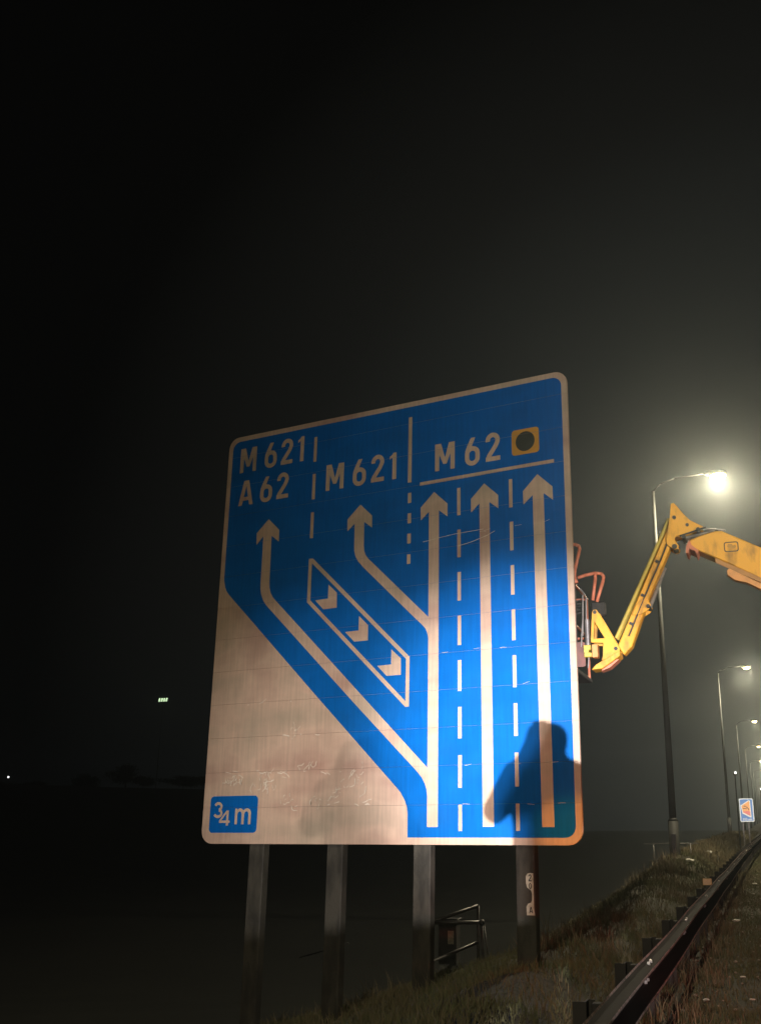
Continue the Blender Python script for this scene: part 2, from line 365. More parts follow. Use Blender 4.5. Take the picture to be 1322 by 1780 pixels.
def g_M():
    return .293, [[[(0, 0), (0, .38), (.088, .38), (.148, .175), (.206, .38), (.293, .38), (.293, 0), (.229, 0), (.229, .225), (.174, .085), (.121, .085), (.064, .225), (.064, 0)]]]
def g_6():
    c = arc(.107, .165, .0755, .072, 0, 180, 10) + arc(.107, .105, .0755, .074, 180, 360, 10)
    return .213, [stroke(c, SWD, True), [[(.088, .388), (.152, .388), (.118, .31), (.085, .235), (.06, .165), (.001, .165), (.006, .215), (.03, .275), (.06, .335)]]]
def g_2():
    return .208, [stroke(arc(.104, .285, .071, .074, 190, -28, 12) + [(.145, .205), (.09, .128), (.05, .075), (.036, .03)], SWD),
                  [[(0.002, 0), (.208, 0), (.208, .062), (.004, .062)]]]
def g_1():
    return .062, [[[(0, 0), (.062, 0), (.062, .382), (.012, .382), (-.005, .355), (-.045, .33), (-.045, .29), (0, .315)]]]
def g_A():
    return .265, [[[(0, 0), (.086, .38), (.176, .38), (.265, 0), (.200, 0), (.183, .073), (.083, .073), (.064, 0)], [(.095, .128), (.168, .128), (.132, .30)]]]
def put(g, x, z, s=1.0):
    w, polys = g()
    sheet('letter', [[[(x + px * s, z + pz * s) for px, pz in lp] for lp in pl] for pl in polys], D2, white_sheet)
for g, x, z in ((g_M, .232, 5.17), (g_6, .677, 5.17), (g_2, .966, 5.18), (g_1, 1.303, 5.18),
                (g_A, .242, 4.66), (g_6, .630, 4.655), (g_2, .920, 4.669),
                (g_M, 1.767, 4.665), (g_6, 2.208, 4.658), (g_2, 2.502, 4.672), (g_1, 2.840, 4.668),
                (g_M, 3.495, 4.675), (g_6, 3.938, 4.67), (g_2, 4.235, 4.685)): put(g, x, z)
sheet('amber_panel', [[rrect(4.607, 4.703, 4.985, 5.048, .045)]], D2, amber_sheet)
sheet('black_disc', [[arc(4.795, 4.876, .132, .134, 0, 345, 23)]], D3, black_sheet)
# distance plate
plate = sheet('distance_panel', [[rrect(.120, .137, .903, .602, .055)]], D1, blue_sheet)
sw = .036
c3 = arc(.258, .468, .053, .042, 160, -75, 10); c3b = arc(.258, .383, .060, .043, 75, -160, 10)
sheet('digit', [stroke(c3, sw), stroke(c3b, sw)], D2, white_sheet, plate)
sheet('digit', [[[(.286, .262), (.286, .292), (.400, .418), (.438, .418), (.438, .292), (.462, .292), (.462, .262), (.438, .262), (.438, .228), (.402, .228), (.402, .262)], [(.322, .292), (.402, .292), (.402, .382)]]], D2, white_sheet, plate)
sheet('digit', [[[(.543, .243), (.583, .243), (.583, .37), (.595, .395), (.620, .407), (.642, .397), (.652, .37), (.652, .243), (.693, .243), (.693, .37), (.705, .395), (.730, .407), (.753, .397), (.763, .37), (.763, .243), (.804, .243), (.804, .39), (.785, .428), (.745, .445), (.705, .437), (.680, .418), (.655, .437), (.62, .445), (.590, .432), (.580, .418), (.580, .440), (.543, .440)]]], D2, white_sheet, plate)
bpy.data.objects['digit.002'].name = 'letter'
# scratches and scuffs on the white area, lying along the plank joints and around old fixings
r2 = random.Random(11); polys = []
def scr(x, z, n, step, w, ang, wob):
    p = [(x, z)]; a = ang
    for _ in range(n):
        a += r2.uniform(-wob, wob); p.append((p[-1][0] + step * math.cos(a), p[-1][1] + step * math.sin(a)))
    polys.append(stroke(p, w))
def inside(x, z): return .05 < x < 3.0 and .05 < z < 3.2 and (x - .2) + (z - 3.3) * 1.02 < -.12 and not (x < .98 and z < .68)
for _ in range(46):
    z = r2.choice([.885, .885, .87, .90, .475, .47, 1.35, 1.79]) + r2.uniform(-.02, .02); x = r2.uniform(.15, 3.0)
    if inside(x, z) and inside(x + .18, z): scr(x, z, r2.randint(1, 4), r2.uniform(.015, .045), r2.uniform(.006, .014), r2.uniform(-.15, .15), .3)
for cx, cz, n, sp in ((1.02, .77, 26, .12), (.45, .80, 12, .06), (.62, .80, 10, .05), (2.45, .83, 16, .13), (1.35, .52, 7, .07), (1.65, .95, 9, .07), (2.2, .62, 10, .09), (1.45, 1.42, 5, .04), (1.9, .52, 6, .09)):
    for _ in range(n):
        x = cx + r2.gauss(0, sp); z = cz + r2.gauss(0, sp * .55)
        if inside(x, z): scr(x, z, r2.randint(2, 6), r2.uniform(.010, .026), r2.uniform(.004, .010), r2.choice([-1.5, 1.5, 0.2, -2.0]), .9)
for _ in range(14):
    x, z = r2.uniform(3.6, 5.2), r2.choice([3.75, 3.62, .455, .9, 1.81, 2.26]) + r2.uniform(-.01, .01)
    scr(x, z, 3, .03, .003, .08, .15)
bm_polys = polys
s_o = sheet('scratches', bm_polys, .0135, scratch_m, sign, cut=False); stuff(s_o)
# two fine pale lines across the upper face
sheet('fine_line', [stroke([(3.33, 3.73), (3.55, 3.755), (3.79, 3.778), (4.2, 3.79)], .005)], .0145, scratch_m, sign, cut=False)
sheet('fine_line', [stroke([(3.833, 3.612), (4.02, 3.64), (4.25, 3.70), (4.36, 3.745)], .006)], .0145, scratch_m, sign, cut=False)
# posts: I sections with flange to the front
def ibeam(bm, x, z0, z1, w=.255, d=.30, t=.016, y=.09, lean=0):
    box(bm, (x, y + .06, (z0 + z1) / 2), (.235, .13, z1 - z0), bev=.012)
def toworld(a, yy=0, b=0): return Matrix.Translation((SX, SY, SZ)) @ Matrix.Rotation(RZ, 4, 'Z') @ Vector((a, yy, b))
for a in (.85, 2.06, 3.30, 4.64):
    p = toworld(a, .2); g0 = float(gz(p.x, p.y))
    bm = bmesh.new(); ibeam(bm, a, g0 - SZ - .3, SH - .12); bm_obj('post', bm, post_paint, sign)
    pass
# worn marker plate on the right-hand post
mp_ = [(4.650, -.335), (4.672, -.306), (4.702, -.300), (4.740, -.303), (4.742, -.50), (4.745, -.70), (4.752, -.745), (4.655, -.745), (4.652, -.655), (4.672, -.625), (4.708, -.612), (4.722, -.585), (4.724, -.520), (4.712, -.485), (4.690, -.470), (4.664, -.452), (4.652, -.41)]
pale = mat('pale_marker_enamel', (.62, .60, .50), .5, 0, (14, (.38, .36, .26), .45, .7))
bm = bmesh.new(); prism_xz(bm, [(x, z) for x, z in mp_], .078, .088); mk = bm_obj('marker_plate', bm, pale, sign)
ink = mat('marker_ink', (.03, .03, .03), .6, 0, (20, (.06, .06, .05), .4, .7))
def flat(name, polys, y, m, parent):
    bm = bmesh.new()
    for k, pl in enumerate(polys):
        loops = [[Vector((x, z, 0)) for x, z in lp] for lp in pl]; fl = [p for lp in loops for p in lp]
        vs = [bm.verts.new((p.x, y - .0003 * k, p.y)) for p in fl]
        for t in tessellate_polygon(loops): bm.faces.new([vs[i] for i in t])
    return bm_obj(name, bm, m, parent)
def sc_pl(polys, x, z, s): return [[[(x + px * s, z + pz * s) for px, pz in lp] for lp in pl] for pl in polys]
flat('marker_digit', sc_pl(g_2()[1], 4.683, -.388, .19), .0745, ink, mk)
flat('marker_digit', [stroke(arc(4.704, -.438, .014, .027, 0, 345, 16), .010, True)], .0745, ink, mk)
flat('marker_digit', sc_pl(g_A()[1], 4.686, -.722, .17), .0745, ink, mk)

# ------------------------------------------------------------------ crash barrier
def rx(y):
    y = float(y); b = -1.035 + .0052 * y
    if y > 25: b += .00016 * (min(y, 75) - 25) ** 2 + max(0, y - 75) * .016
    return b
def rz_(y): return .70 + .006 * math.sin(y * 1.1) + .005 * math.sin(y * .43 + 1)
barrier = thing('crash_barrier', 'long galvanised steel crash barrier running beside the mown verge', 'crash barrier', (-1.0, 6, 0))
prof = [(.0, .0), (.006, -.012), (.03, -.03), (.080, -.052), (.083, -.060), (.080, -.072), (.03, -.115), (.005, -.135), (.002, -.155), (.005, -.175), (.03, -.195), (.080, -.238), (.083, -.247), (.080, -.258), (.03, -.28), (.006, -.298), (.0, -.31)]
def beam_mesh(y0, y1, n, out=0.0, name='beam'):
    bm = bmesh.new(); rows = []
    for k in range(n + 1):
        y = y0 + (y1 - y0) * k / n; x = rx(y); z = rz_(y)
        rows.append([bm.verts.new((x + px + out + 1.0, y - 6, z + pz)) for px, pz in prof])
    for k in range(n):
        for i in range(len(prof) - 1): bm.faces.new([rows[k][i], rows[k][i + 1], rows[k + 1][i + 1], rows[k + 1][i]])
    geo = bmesh.ops.solidify(bm, geom=bm.faces[:], thickness=.004)
    bmesh.ops.recalc_face_normals(bm, faces=bm.faces)
    return bm
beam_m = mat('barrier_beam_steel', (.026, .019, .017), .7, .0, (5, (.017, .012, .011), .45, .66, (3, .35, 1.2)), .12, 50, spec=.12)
glint_m = mat('worn_lip_painted_glint', (.60, .44, .40), .5, .2, (25, (.16, .14, .12), .45, .62), .2, 60)  # worn edge, with pale and reddish glint lines put into its colour
def paint_glints(o):
    o.data.materials.append(glint_m); zt = {}
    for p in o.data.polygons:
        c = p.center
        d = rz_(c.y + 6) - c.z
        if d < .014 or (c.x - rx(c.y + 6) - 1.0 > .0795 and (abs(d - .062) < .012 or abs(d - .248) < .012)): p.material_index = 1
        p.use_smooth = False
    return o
STEP = 3.32
for k in range(-3, 34):
    y0 = 4.64 + STEP * k
    bmx = beam_mesh(y0, y0 + STEP + .25, 5, out=.0022 * (k % 2)); paint_glints(bm_obj('beam', bmx, beam_m, barrier, True))
bmx = beam_mesh(4.64 + STEP * 34, 300, 40); bm_obj('beam', bmx, beam_m, barrier, True)
bolt_m = mat('bolt_steel', (.5, .48, .45), .35, .7, (20, (.3, .28, .26), .4, .7))
bm = bmesh.new()
for k in range(-3, 20):
    for dy in (.06, .19):
        y = 4.64 + STEP * k + dy
        for pz in (-.03, -.155, -.28): bmesh.ops.create_cone(bm, cap_ends=True, segments=6, radius1=.016, radius2=.012, depth=.02, matrix=Matrix.Translation((rx(y) + 1.0 + (.045 if pz != -.155 else .018), y - 6, rz_(y) + pz)) @ Matrix.Rotation(PI / 2, 4, 'Y'))
stuff(bm_obj('bolts', bm, bolt_m, barrier))
bmp = bmesh.new(); box(bmp, (.005, 0, -.345), (.012, .10, .99)); box(bmp, (-.035, -.045, -.345), (.07, .01, .99)); box(bmp, (.03, .045, -.345), (.04, .01, .99)); box(bmp, (.072, 0, .06), (.07, .08, .16), bev=.008)
pm = bpy.data.meshes.new('barrier_post'); bmp.to_mesh(pm); bmp.free(); pm.materials.append(mat('barrier_post_steel', (.024, .021, .019), .85, .0, (8, (.016, .014, .013), .4, .7)))
for k in range(-4, 66):
    y = 4.72 + 1.66 * k
    o = bpy.data.objects.new('barrier_post', pm); COL.objects.link(o); o.parent = barrier; o.location = (rx(y) + 1.0 - .135, y - 6, .52)
bm = bmesh.new()
for k in range(66, 170):
    y = 4.72 + 1.66 * k; box(bm, (rx(y) + 1.0 - .10, y - 6, .3), (.10, .1, .75))
stuff(bm_obj('barrier_posts_far', bm, pm.materials[0], barrier))
# reflector on the rail
rf = thing('barrier_reflector', 'small amber reflector clipped on top of the crash barrier', 'reflector', (rx(16.7) - .06, 16.7, .70))
bm = bmesh.new(); box(bm, (0, 0, .04), (.14, .02, .10), bev=.006); bm_obj('reflector_plate', bm, mat('amber_reflector', (.34, .22, .06), .3, 0, (12, (.45, .27, .07), .4, .7)), rf)
bm = bmesh.new(); box(bm, (0, .02, .01), (.05, .03, .10)); bm_obj('bracket', bm, darkm, rf)

# ------------------------------------------------------------------ street lamps
glass_m = mat('lit_lamp_glass', (.9, .8, .5), .4, 0, None, emit=((1.0, .70, .26), 7))
lm_i = 0
def lamp_meshes():
    out = {}
    bm = bmesh.new(); tube(bm, (0, 0, 1.6), (0, 0, 11.7), .105, .05, 14); out['column'] = (bm, lamp_steel)
    bm = bmesh.new(); tube(bm, (0, 0, -.6), (0, 0, 1.6), .15, .15, 16); tube(bm, (0, 0, 1.6), (0, 0, 1.68), .15, .105, 16); out['base_section'] = (bm, lamp_steel)
    bm = bmesh.new(); box(bm, (0, -.146, .95), (.13, .02, .6), bev=.006); out['access_door'] = (bm, darkm)
    bm = bmesh.new(); path_tube(bm, [(0, 0, 11.7), (.25, 0, 11.93), (.7, 0, 12.07), (1.65, 0, 12.13)], .022, 8); out['arm'] = (bm, rubber)
    bm = bmesh.new()
    bmesh.ops.create_uvsphere(bm, u_segments=14, v_segments=8, radius=1, matrix=Matrix.Translation((1.98, 0, 12.13)) @ Matrix.Diagonal((.38, .17, .10, 1))); out['lamp_head'] = (bm, rubber)
    bm = bmesh.new()
    bmesh.ops.create_uvsphere(bm, u_segments=14, v_segments=8, radius=1, matrix=Matrix.Translation((2.05, 0, 12.02)) @ Matrix.Diagonal((.27, .16, .13, 1))); out['lamp_bowl'] = (bm, glass_m)
    res = {}
    for k, (bm, m) in out.items():
        me = bpy.data.meshes.new(k); bm.to_mesh(me); bm.free(); me.materials.append(m); res[k] = me
        for p in me.polygons: p.use_smooth = k not in ('access_door',)
    return res
LM = lamp_meshes()
ORD = ['outside the view behind the camera', 'nearest behind the camera']
lamp_labels = {30.6: 'nearest lit street lamp, big yellow glare above the yellow boom arm', 74.4: 'second lit street lamp along the road, standing just right of the tall nearest column',
               118.2: 'third lit street lamp along the road, small warm light at the right edge', 162.0: 'fourth lit street lamp along the road, above the distant blue sign',
               205.8: 'fifth lit street lamp, lowest clearly separate light at the right edge'}
for i, y in enumerate(LAMP_YS):
    lab = lamp_labels.get(round(y, 1), None)
    if lab is None: lab = ('far street lamp number %s from the camera in the lit row, tiny at the right edge' % ['sixth','seventh','eighth','ninth','tenth','eleventh'][int((y-249)/43.8+.5)]).replace('number ','') if y > 220 else ['lit street lamp far behind the photographer', 'lit street lamp just behind the photographer'][i]
    t = thing('street_lamp', lab, 'street lamp', (-2.70, y, float(gz(-2.7, y)) if y < 60 else 0), 0, 'street lamps along the motorway')
    base = t.location.z
    t.location.z = 0
    for k, me in LM.items():
        o = bpy.data.objects.new(k, me); COL.objects.link(o); o.parent = t
    l = bpy.data.lights.new('lamp_beam', 'SPOT'); l.energy = .7 * LAMP_P * (1 if y < 100 else .55); l.color = (1.0, .86, .58); l.shadow_soft_size = .12; l.spot_size = math.radians(166); l.spot_blend = .25
    lo = bpy.data.objects.new('lamp_beam', l); COL.objects.link(lo); lo.parent = t; lo.location = (2.05, 0, 11.80)
    l = bpy.data.lights.new('lamp_light', 'POINT'); l.energy = .3 * LAMP_P * (1 if y < 100 else .55); l.color = (1.0, .86, .58); l.shadow_soft_size = .12
    lo = bpy.data.objects.new('lamp_light', l); COL.objects.link(lo); lo.parent = t; lo.location = (2.05, 0, 11.80)

# ------------------------------------------------------------------ boom lift
BY = 13.5
lift = thing('boom_lift', 'yellow boom lift with bent jib and orange-railed basket behind the big sign', 'boom lift', (7.6, BY, 0))
LX = 7.6
def bp(name, polys, y0, y1, m, parent=lift, bev=0):
    bm = bmesh.new()
    for pl in polys: prism_xz(bm, [(x - LX, z) for x, z in pl[0]], y0, y1, [[(x - LX, z) for x, z in h] for h in pl[1:]])
    if bev: bmesh.ops.bevel(bm, geom=[e for e in bm.edges if e.calc_face_angle(0) > .8], offset=bev, segments=1, affect='EDGES')
    return bm_obj(name, bm, m, parent)
def L3(x, z, y=0): return (x - LX, y, z)
bp('jib_tube', [[[(-1.01, 5.54), (-1.78, 3.93), (-1.70, 3.80), (-1.59, 3.91), (-1.32, 4.57), (-.99, 5.26), (-.95, 5.5)]]], -.10, .10, yellow, bev=.012)
bp('jib_lug', [[[(-1.36, 4.585), (-1.30, 4.46), (-1.33, 4.40), (-1.44, 4.335), (-1.56, 4.335), (-1.50, 4.47)]]], -.125, -.103, yellow, bev=.004)
bp('jib_lug', [[[(-1.36, 4.585), (-1.30, 4.46), (-1.33, 4.40), (-1.44, 4.335), (-1.56, 4.335), (-1.50, 4.47)]]], .103, .125, yellow, bev=.004)
bm = bmesh.new(); tube(bm, L3(-.985, 5.67, -.06), L3(-1.80, 4.04, -.06), .026); bm_obj('levelling_link', bm, yellow2, lift)
bm = bmesh.new(); tube(bm, L3(-.985, 5.67, .06), L3(-1.80, 4.04, .06), .026); bm_obj('levelling_link', bm, yellow2, lift)
for yy in (-.118, .118):
    bm = bmesh.new(); path_tube(bm, [L3(-1.02, 5.33, yy), L3(-1.12, 5.10, yy), L3(-1.30, 4.74, yy), L3(-1.46, 4.40, yy), L3(-1.62, 4.05, yy)], .011, 6); bm_obj('hose', bm, darkm, lift)
for x, z in ((-1.16, 5.06), (-1.38, 4.60), (-1.56, 4.22)):
    bm = bmesh.new(); box(bm, L3(x - .02, z, 0), (.05, .25, .035), Matrix.Rotation(.45, 3, 'Y')); bm_obj('hose_clamp', bm, darkm, lift)
elbow_poly = [(-.945, 5.865), (-.905, 5.875), (-.87, 5.83), (-.78, 5.70), (-.70, 5.605), (-.53, 5.50), (-.56, 5.475), (-.69, 5.435), (-.90, 5.395), (-.925, 5.36), (-.915, 5.32), (-.87, 5.255), (-.885, 5.215), (-.93, 5.205), (-.98, 5.235), (-1.035, 5.29), (-1.035, 5.39), (-.97, 5.68)]
bp('elbow_plate', [[elbow_poly]], -.135, -.112, yellow, bev=.004); bp('elbow_plate', [[elbow_poly]], .112, .135, yellow, bev=.004)
bp('elbow_web', [[[(-.93, 5.84), (-.89, 5.85), (-.72, 5.60), (-.56, 5.51), (-.60, 5.49), (-.74, 5.56)]]], -.11, .11, yellow2)
for x, z, rr in ((-.91, 5.66, .026), (-.74, 5.54, .022), (-.93, 5.245, .034), (-.60, 5.465, .026), (-.80, 5.375, .028), (-.655, 5.325, .032), (-1.335, 4.44, .026), (-1.80, 3.885, .026), (-2.065, 4.40, .026), (-.355, 5.41, .025)):
    bm = bmesh.new(); tube(bm, L3(x, z, -.155), L3(x, z, .155), rr, seg=14); bm_obj('pivot_pin', bm, darkm, lift, False)
# main boom: outer boom section continuing down to the turret outside the view on the right
SL = -.55
def along(x): return 5.41 + (x + .29) * SL
boom_poly = [(-.72, 5.315), (-.58, 5.365), (-.37, 5.415), (-.29, 5.41), (1.9, 4.205), (1.9, 3.76), (.17, 4.71), (-.23, 4.95), (-.48, 5.085), (-.73, 5.225)]
bp('fly_boom', [[boom_poly]], -.17, .17, yellow, bev=.014)
bp('main_boom', [[[(1.75, 4.36), (6.9, 1.53), (6.9, .95), (1.75, 3.77)]]], -.22, .22, yellow, bev=.014)
bp('boom_nose', [[[(-.725, 5.32), (-.775, 5.225), (-.785, 5.135), (-.755, 5.125), (-.735, 5.19), (-.66, 5.15), (-.64, 5.10), (-.61, 5.155), (-.70, 5.24)]]], -.185, .185, orange, bev=.004)
bp('boom_edge_strip', [[[(-.40, 5.03), (-.25, 4.95), (1.9, 3.768), (1.9, 3.70), (-.28, 4.90), (-.40, 4.97)]]], -.185, -.172, mat('boom_edge_paint', (.45, .22, .07), .45, 0, (6, (.32, .16, .06), .4, .7)))
bp('cable_tray', [[[(-.23, 4.875), (-.262, 4.85), (-.262, 4.79), (-.17, 4.712), (-.02, 4.668), (.15, 4.565), (1.9, 3.57), (1.9, 3.655), (.17, 4.64)]]], -.19, -.06, mat('cable_tray_paint', (.70, .33, .12), .45, 0, (7, (.5, .24, .09), .4, .7)), bev=.006)
bp('emblem_outline', [[rrect(-.275, 5.105, -.085, 5.245, .03, 3), rrect(-.262, 5.118, -.098, 5.232, .022, 3)]], -.1735, -.171, darkm)
bp('emblem_mark', [[[(-.235, 5.185), (-.215, 5.215), (-.175, 5.215), (-.155, 5.19), (-.125, 5.20), (-.115, 5.165), (-.15, 5.145), (-.20, 5.15)]]], -.1735, -.171, mat('emblem_ochre', (.50, .26, .05), .5, 0, (9, (.4, .2, .04), .4, .7)))
bm = bmesh.new(); tube(bm, L3(-.82, 5.375, 0), L3(-.36, 5.47, 0), .03); bm_obj('lift_cylinder', bm, greym, lift)
bm = bmesh.new(); tube(bm, L3(-.85, 5.385, -.15), L3(-.49, 5.487, -.15), .012); bm_obj('hose', bm, darkm, lift)
bm = bmesh.new(); tube(bm, L3(-.50, 5.475, -.10), L3(-.24, 5.43, -.10), .012); bm_obj('hose', bm, greym, lift)
bm = bmesh.new(); tube(bm, L3(-1.10, 5.02, .13), L3(-1.33, 4.44, 0), .03); bm_obj('jib_cylinder', bm, greym, lift)
# basket mounting frame
tri = [[(-2.105, 4.40), (-2.085, 4.435), (-2.04, 4.435), (-2.02, 4.40), (-1.745, 3.885), (-1.755, 3.82), (-2.00, 3.73), (-1.98, 3.80), (-1.97, 3.97), (-2.135, 3.985), (-2.135, 4.04)], [(-2.075, 4.27), (-2.095, 4.035), (-1.945, 4.035)]]
bp('basket_mount', [tri], -.15, -.125, yellow, bev=.004); bp('basket_mount', [tri], .125, .15, yellow, bev=.004)
bp('mount_skid', [[[(-2.14, 3.615), (-2.0, 3.622), (-1.745, 3.785), (-1.75, 3.85), (-1.80, 3.83), (-2.07, 3.685)]]], -.16, .16, yellow, bev=.006)
bp('skid_edge', [[[(-2.02, 3.60), (-1.90, 3.64), (-1.77, 3.745), (-1.80, 3.745), (-2.0, 3.618)]]], -.10, .10, orange)
bp('valve_block', [[rrect(-2.13, 3.785, -2.05, 3.965, .012, 2)]], -.12, .04, mat('orange_block', (.66, .30, .10), .45, 0, (9, (.5, .22, .08), .4, .7)), bev=.005)
bm = bmesh.new(); tube(bm, L3(-2.20, 3.97), L3(-2.20, 4.33), .034, seg=14); bm_obj('rotator_cylinder', bm, greym, lift)
for x0, z0, x1, z1 in ((-2.205, 4.33, -2.195, 4.64), (-2.26, 4.10, -2.24, 4.68), (-2.29, 3.95, -2.255, 4.33), (-2.21, 4.68, -2.275, 4.77), (-2.205, 3.66, -2.19, 3.80), (-2.13, 4.05, -2.13, 4.30)):
    bm = bmesh.new(); tube(bm, L3(x0, z0, -.03), L3(x1, z1, -.03), .011); bm_obj('rod', bm, greym, lift)
bm = bmesh.new(); box(bm, L3(-2.20, 3.93, -.03), (.10, .12, .07), bev=.008); box(bm, L3(-2.19, 3.83, -.03), (.11, .12, .06), bev=.008); tube(bm, L3(-2.21, 3.88, -.1), L3(-2.21, 3.88, .05), .035); bm_obj('rotator_bracket', bm, yellow2, lift)
bm = bmesh.new(); box(bm, L3(-2.06, 4.505, .20), (.20, .14, .20), bev=.02); bm_obj('control_box', bm, rubber, lift)
# basket
bk = bm_obj('basket_floor', (lambda b: (box(b, L3(-2.95, 3.66, .35), (1.15, 2.0, .06), bev=.01), b)[1])(bmesh.new()), darkm, lift)
def brail(pts, rr=.024, m=orange, name='basket_rail'):
    bm = bmesh.new(); path_tube(bm, [L3(*p) for p in pts], rr); return bm_obj(name, bm, m, lift, True)
brail([(-2.95, 5.42, .0), (-2.33, 5.425, .0), (-2.28, 5.40, .0), (-2.265, 5.35, .0), (-2.345, 5.05, .0), (-2.355, 4.93, .0)])
brail([(-2.36, 5.06, .0), (-2.355, 4.93, .0), (-2.33, 4.86, .0)], .030)
brail([(-2.31, 4.94, .02), (-2.22, 4.975, .05), (-2.08, 5.01, .10), (-1.99, 5.00, .12), (-1.96, 4.955, .12), (-1.97, 4.90, .12), (-2.07, 4.60, .12)])
brail([(-2.075, 4.995, .10), (-2.075, 4.93, .10), (-2.125, 4.62, .10)])
for x, z0, z1, y in ((-2.36, 3.68, 4.90, 0), (-2.40, 3.68, 4.90, 1.25), (-3.5, 3.68, 4.90, -.6), (-3.5, 3.68, 4.9, 1.3), (-2.95, 3.68, 4.9, -.62), (-2.42, 3.68, 4.9, -.62)):
    brail([(x, z0, y), (x, z1, y)], .02, darkm if x > -2.41 and y == 0 else orange)
for z in (4.30, 4.90):
    brail([(-2.40, z, -.62), (-3.5, z, -.62), (-3.5, z, 1.3), (-2.40, z, 1.3), (-2.40, z, -.62)], .018)
for k in range(5):
    bm = bmesh.new(); tube(bm, L3(-2.34, 4.42 + k * .045, -.02), L3(-2.27, 4.43 + k * .045, -.02), .007, seg=6); bm_obj('hose_clip', bm, darkm, lift)
bp('basket_panel', [[rrect(-2.36, 3.68, -2.24, 4.02, .02, 2)]], -.02, .01, mat('dull_red_panel', (.18, .07, .06), .6, 0, (8, (.10, .05, .045), .4, .7)))
# turret, chassis, wheels on the carriageway
bp('turret', [[[(5.7, .95), (5.9, 1.75), (7.0, 2.05), (8.9, 1.9), (9.3, 1.3), (9.2, .95)]]], -.75, .75, yellow, bev=.04)
bp('counterweight', [[[(8.95, 1.0), (9.6, 1.0), (9.7, 1.6), (9.32, 1.75)]]], -.8, .8, darkm, bev=.05)
bp('chassis', [[[(6.0, .45), (6.0, .88), (9.2, .88), (9.2, .45)]]], -.8, .8, darkm, bev=.03)
for x in (6.35, 8.85):
    for yy in (-1.0, 1.0):
        bm = bmesh.new(); tube(bm, L3(x, .46, yy - .18), L3(x, .46, yy + .18), .46, seg=28)
        w = bm_obj('wheel', bm, rubber, lift)
        bm = bmesh.new(); tube(bm, L3(x, .46, yy - .19), L3(x, .46, yy + .19), .24, seg=20); bm_obj('rim', bm, greym, w)

# ------------------------------------------------------------------ distant works sign
ws = thing('roadworks_sign', 'small bright blue sign with an orange wedge picture by the barrier far off', 'road sign', (-.90, 45, 0), .0)
def wp(name, pl, y, m, par=ws): return flat(name, [[[(x + .90, z) for x, z in lp] for lp in pl]], y, m, par)
bm = bmesh.new(); prism_xz(bm, rrect(-.27, 1.50, .30, 2.44, .05), 0, .03); bm_obj('sign_panel', bm, mat('works_sign_border', (.75, .80, .82), .4, 0, (5, (.65, .70, .72), .4, .7)), ws)
bl = mat('works_sign_blue', (.005, .15, .50), .4, 0, (4, (.004, .12, .42), .4, .7)); 
def wq(name, pl, y, m): return flat(name, [pl], y, m, ws)
wq('blue_face', [rrect(-.235, 1.535, .265, 2.405, .03)], -.004, bl)
wq('wedge_border', [[(-.22, 2.16), (.13, 2.37), (.18, 2.34), (.19, 1.68), (.15, 1.67), (-.16, 1.83)]], -.008, mat('works_white', (.8, .78, .7), .4, 0, (5, (.7, .68, .6), .4, .7)))
wq('wedge', [[(-.185, 2.14), (.12, 2.33), (.15, 2.31), (.16, 1.73), (-.13, 1.87)]], -.012, mat('works_amber', (.85, .34, .03), .4, 0, (5, (.75, .28, .03), .4, .7)))
wq('wedge_red_area', [[(-.14, 1.92), (.10, 1.93), (.16, 1.90), (.16, 1.73), (-.13, 1.87)]], -.016, mat('works_red', (.75, .13, .08), .4, 0, (5, (.65, .1, .07), .4, .7)))
wq('picture_line', stroke([(-.10, 2.12), (-.04, 2.13), (.03, 2.08), (.09, 2.03), (.11, 1.97)], .025), -.020, ink)
wq('picture_line', stroke([(-.13, 2.02), (-.06, 2.04), (.03, 2.02)], .022), -.020, ink)
tx = bpy.data.curves.new('caption', 'FONT'); tx.body = '300 yds'; tx.size = .13; tx.extrude = .001; tx.align_x = 'CENTER'
to = bpy.data.objects.new('caption', tx); COL.objects.link(to); to.rotation_euler = (PI / 2, 0, 0); to.location = (.02, -.012, 1.555)
dg = bpy.context.evaluated_depsgraph_get(); me = bpy.data.meshes.new_from_object(to.evaluated_get(dg)); cm = to.matrix_basis.copy()
bpy.data.objects.remove(to); co = link('caption', me, None, ws); me.materials.clear(); me.materials.append(MATS['works_white']); co.matrix_basis = cm
for x in (-.18, .05):
    bm = bmesh.new(); tube(bm, (x, .06, -.1), (x, .06, 2.3), .03); bm_obj('sign_leg', bm, greym, ws)
bm = bmesh.new(); box(bm, (-.17, 0, .25), (.22, .2, .5), bev=.02); bm_obj('leg_base', bm, galv, ws)

# slim camera poles with a small lit lamp
for (x, y, h, lab) in ((-1.53, 55, 3.9, 'slim pole with one small white light left of the blue works sign'), (-.42, 75, 3.55, 'far slim pole with a tiny white light right of the blue works sign')):
    t = thing('light_pole', lab, 'light pole', (x, y, 0), 0)
    bm = bmesh.new(); tube(bm, (0, 0, -.2), (0, 0, h - .12), .04, .03, 8); bm_obj('pole', bm, lamp_steel, t)
    bm = bmesh.new(); bmesh.ops.create_uvsphere(bm, u_segments=10, v_segments=8, radius=.06, matrix=Matrix.Translation((.04, -.03, h))); bm_obj('lamp', bm, mat('small_white_lamp', (.8, .8, .8), .4, emit=((1, .97, .9), 3.0)), t)
    bm = bmesh.new(); box(bm, (0, .03, h - .05), (.16, .1, .16), bev=.02); bm_obj('lamp_housing', bm, darkm, t)

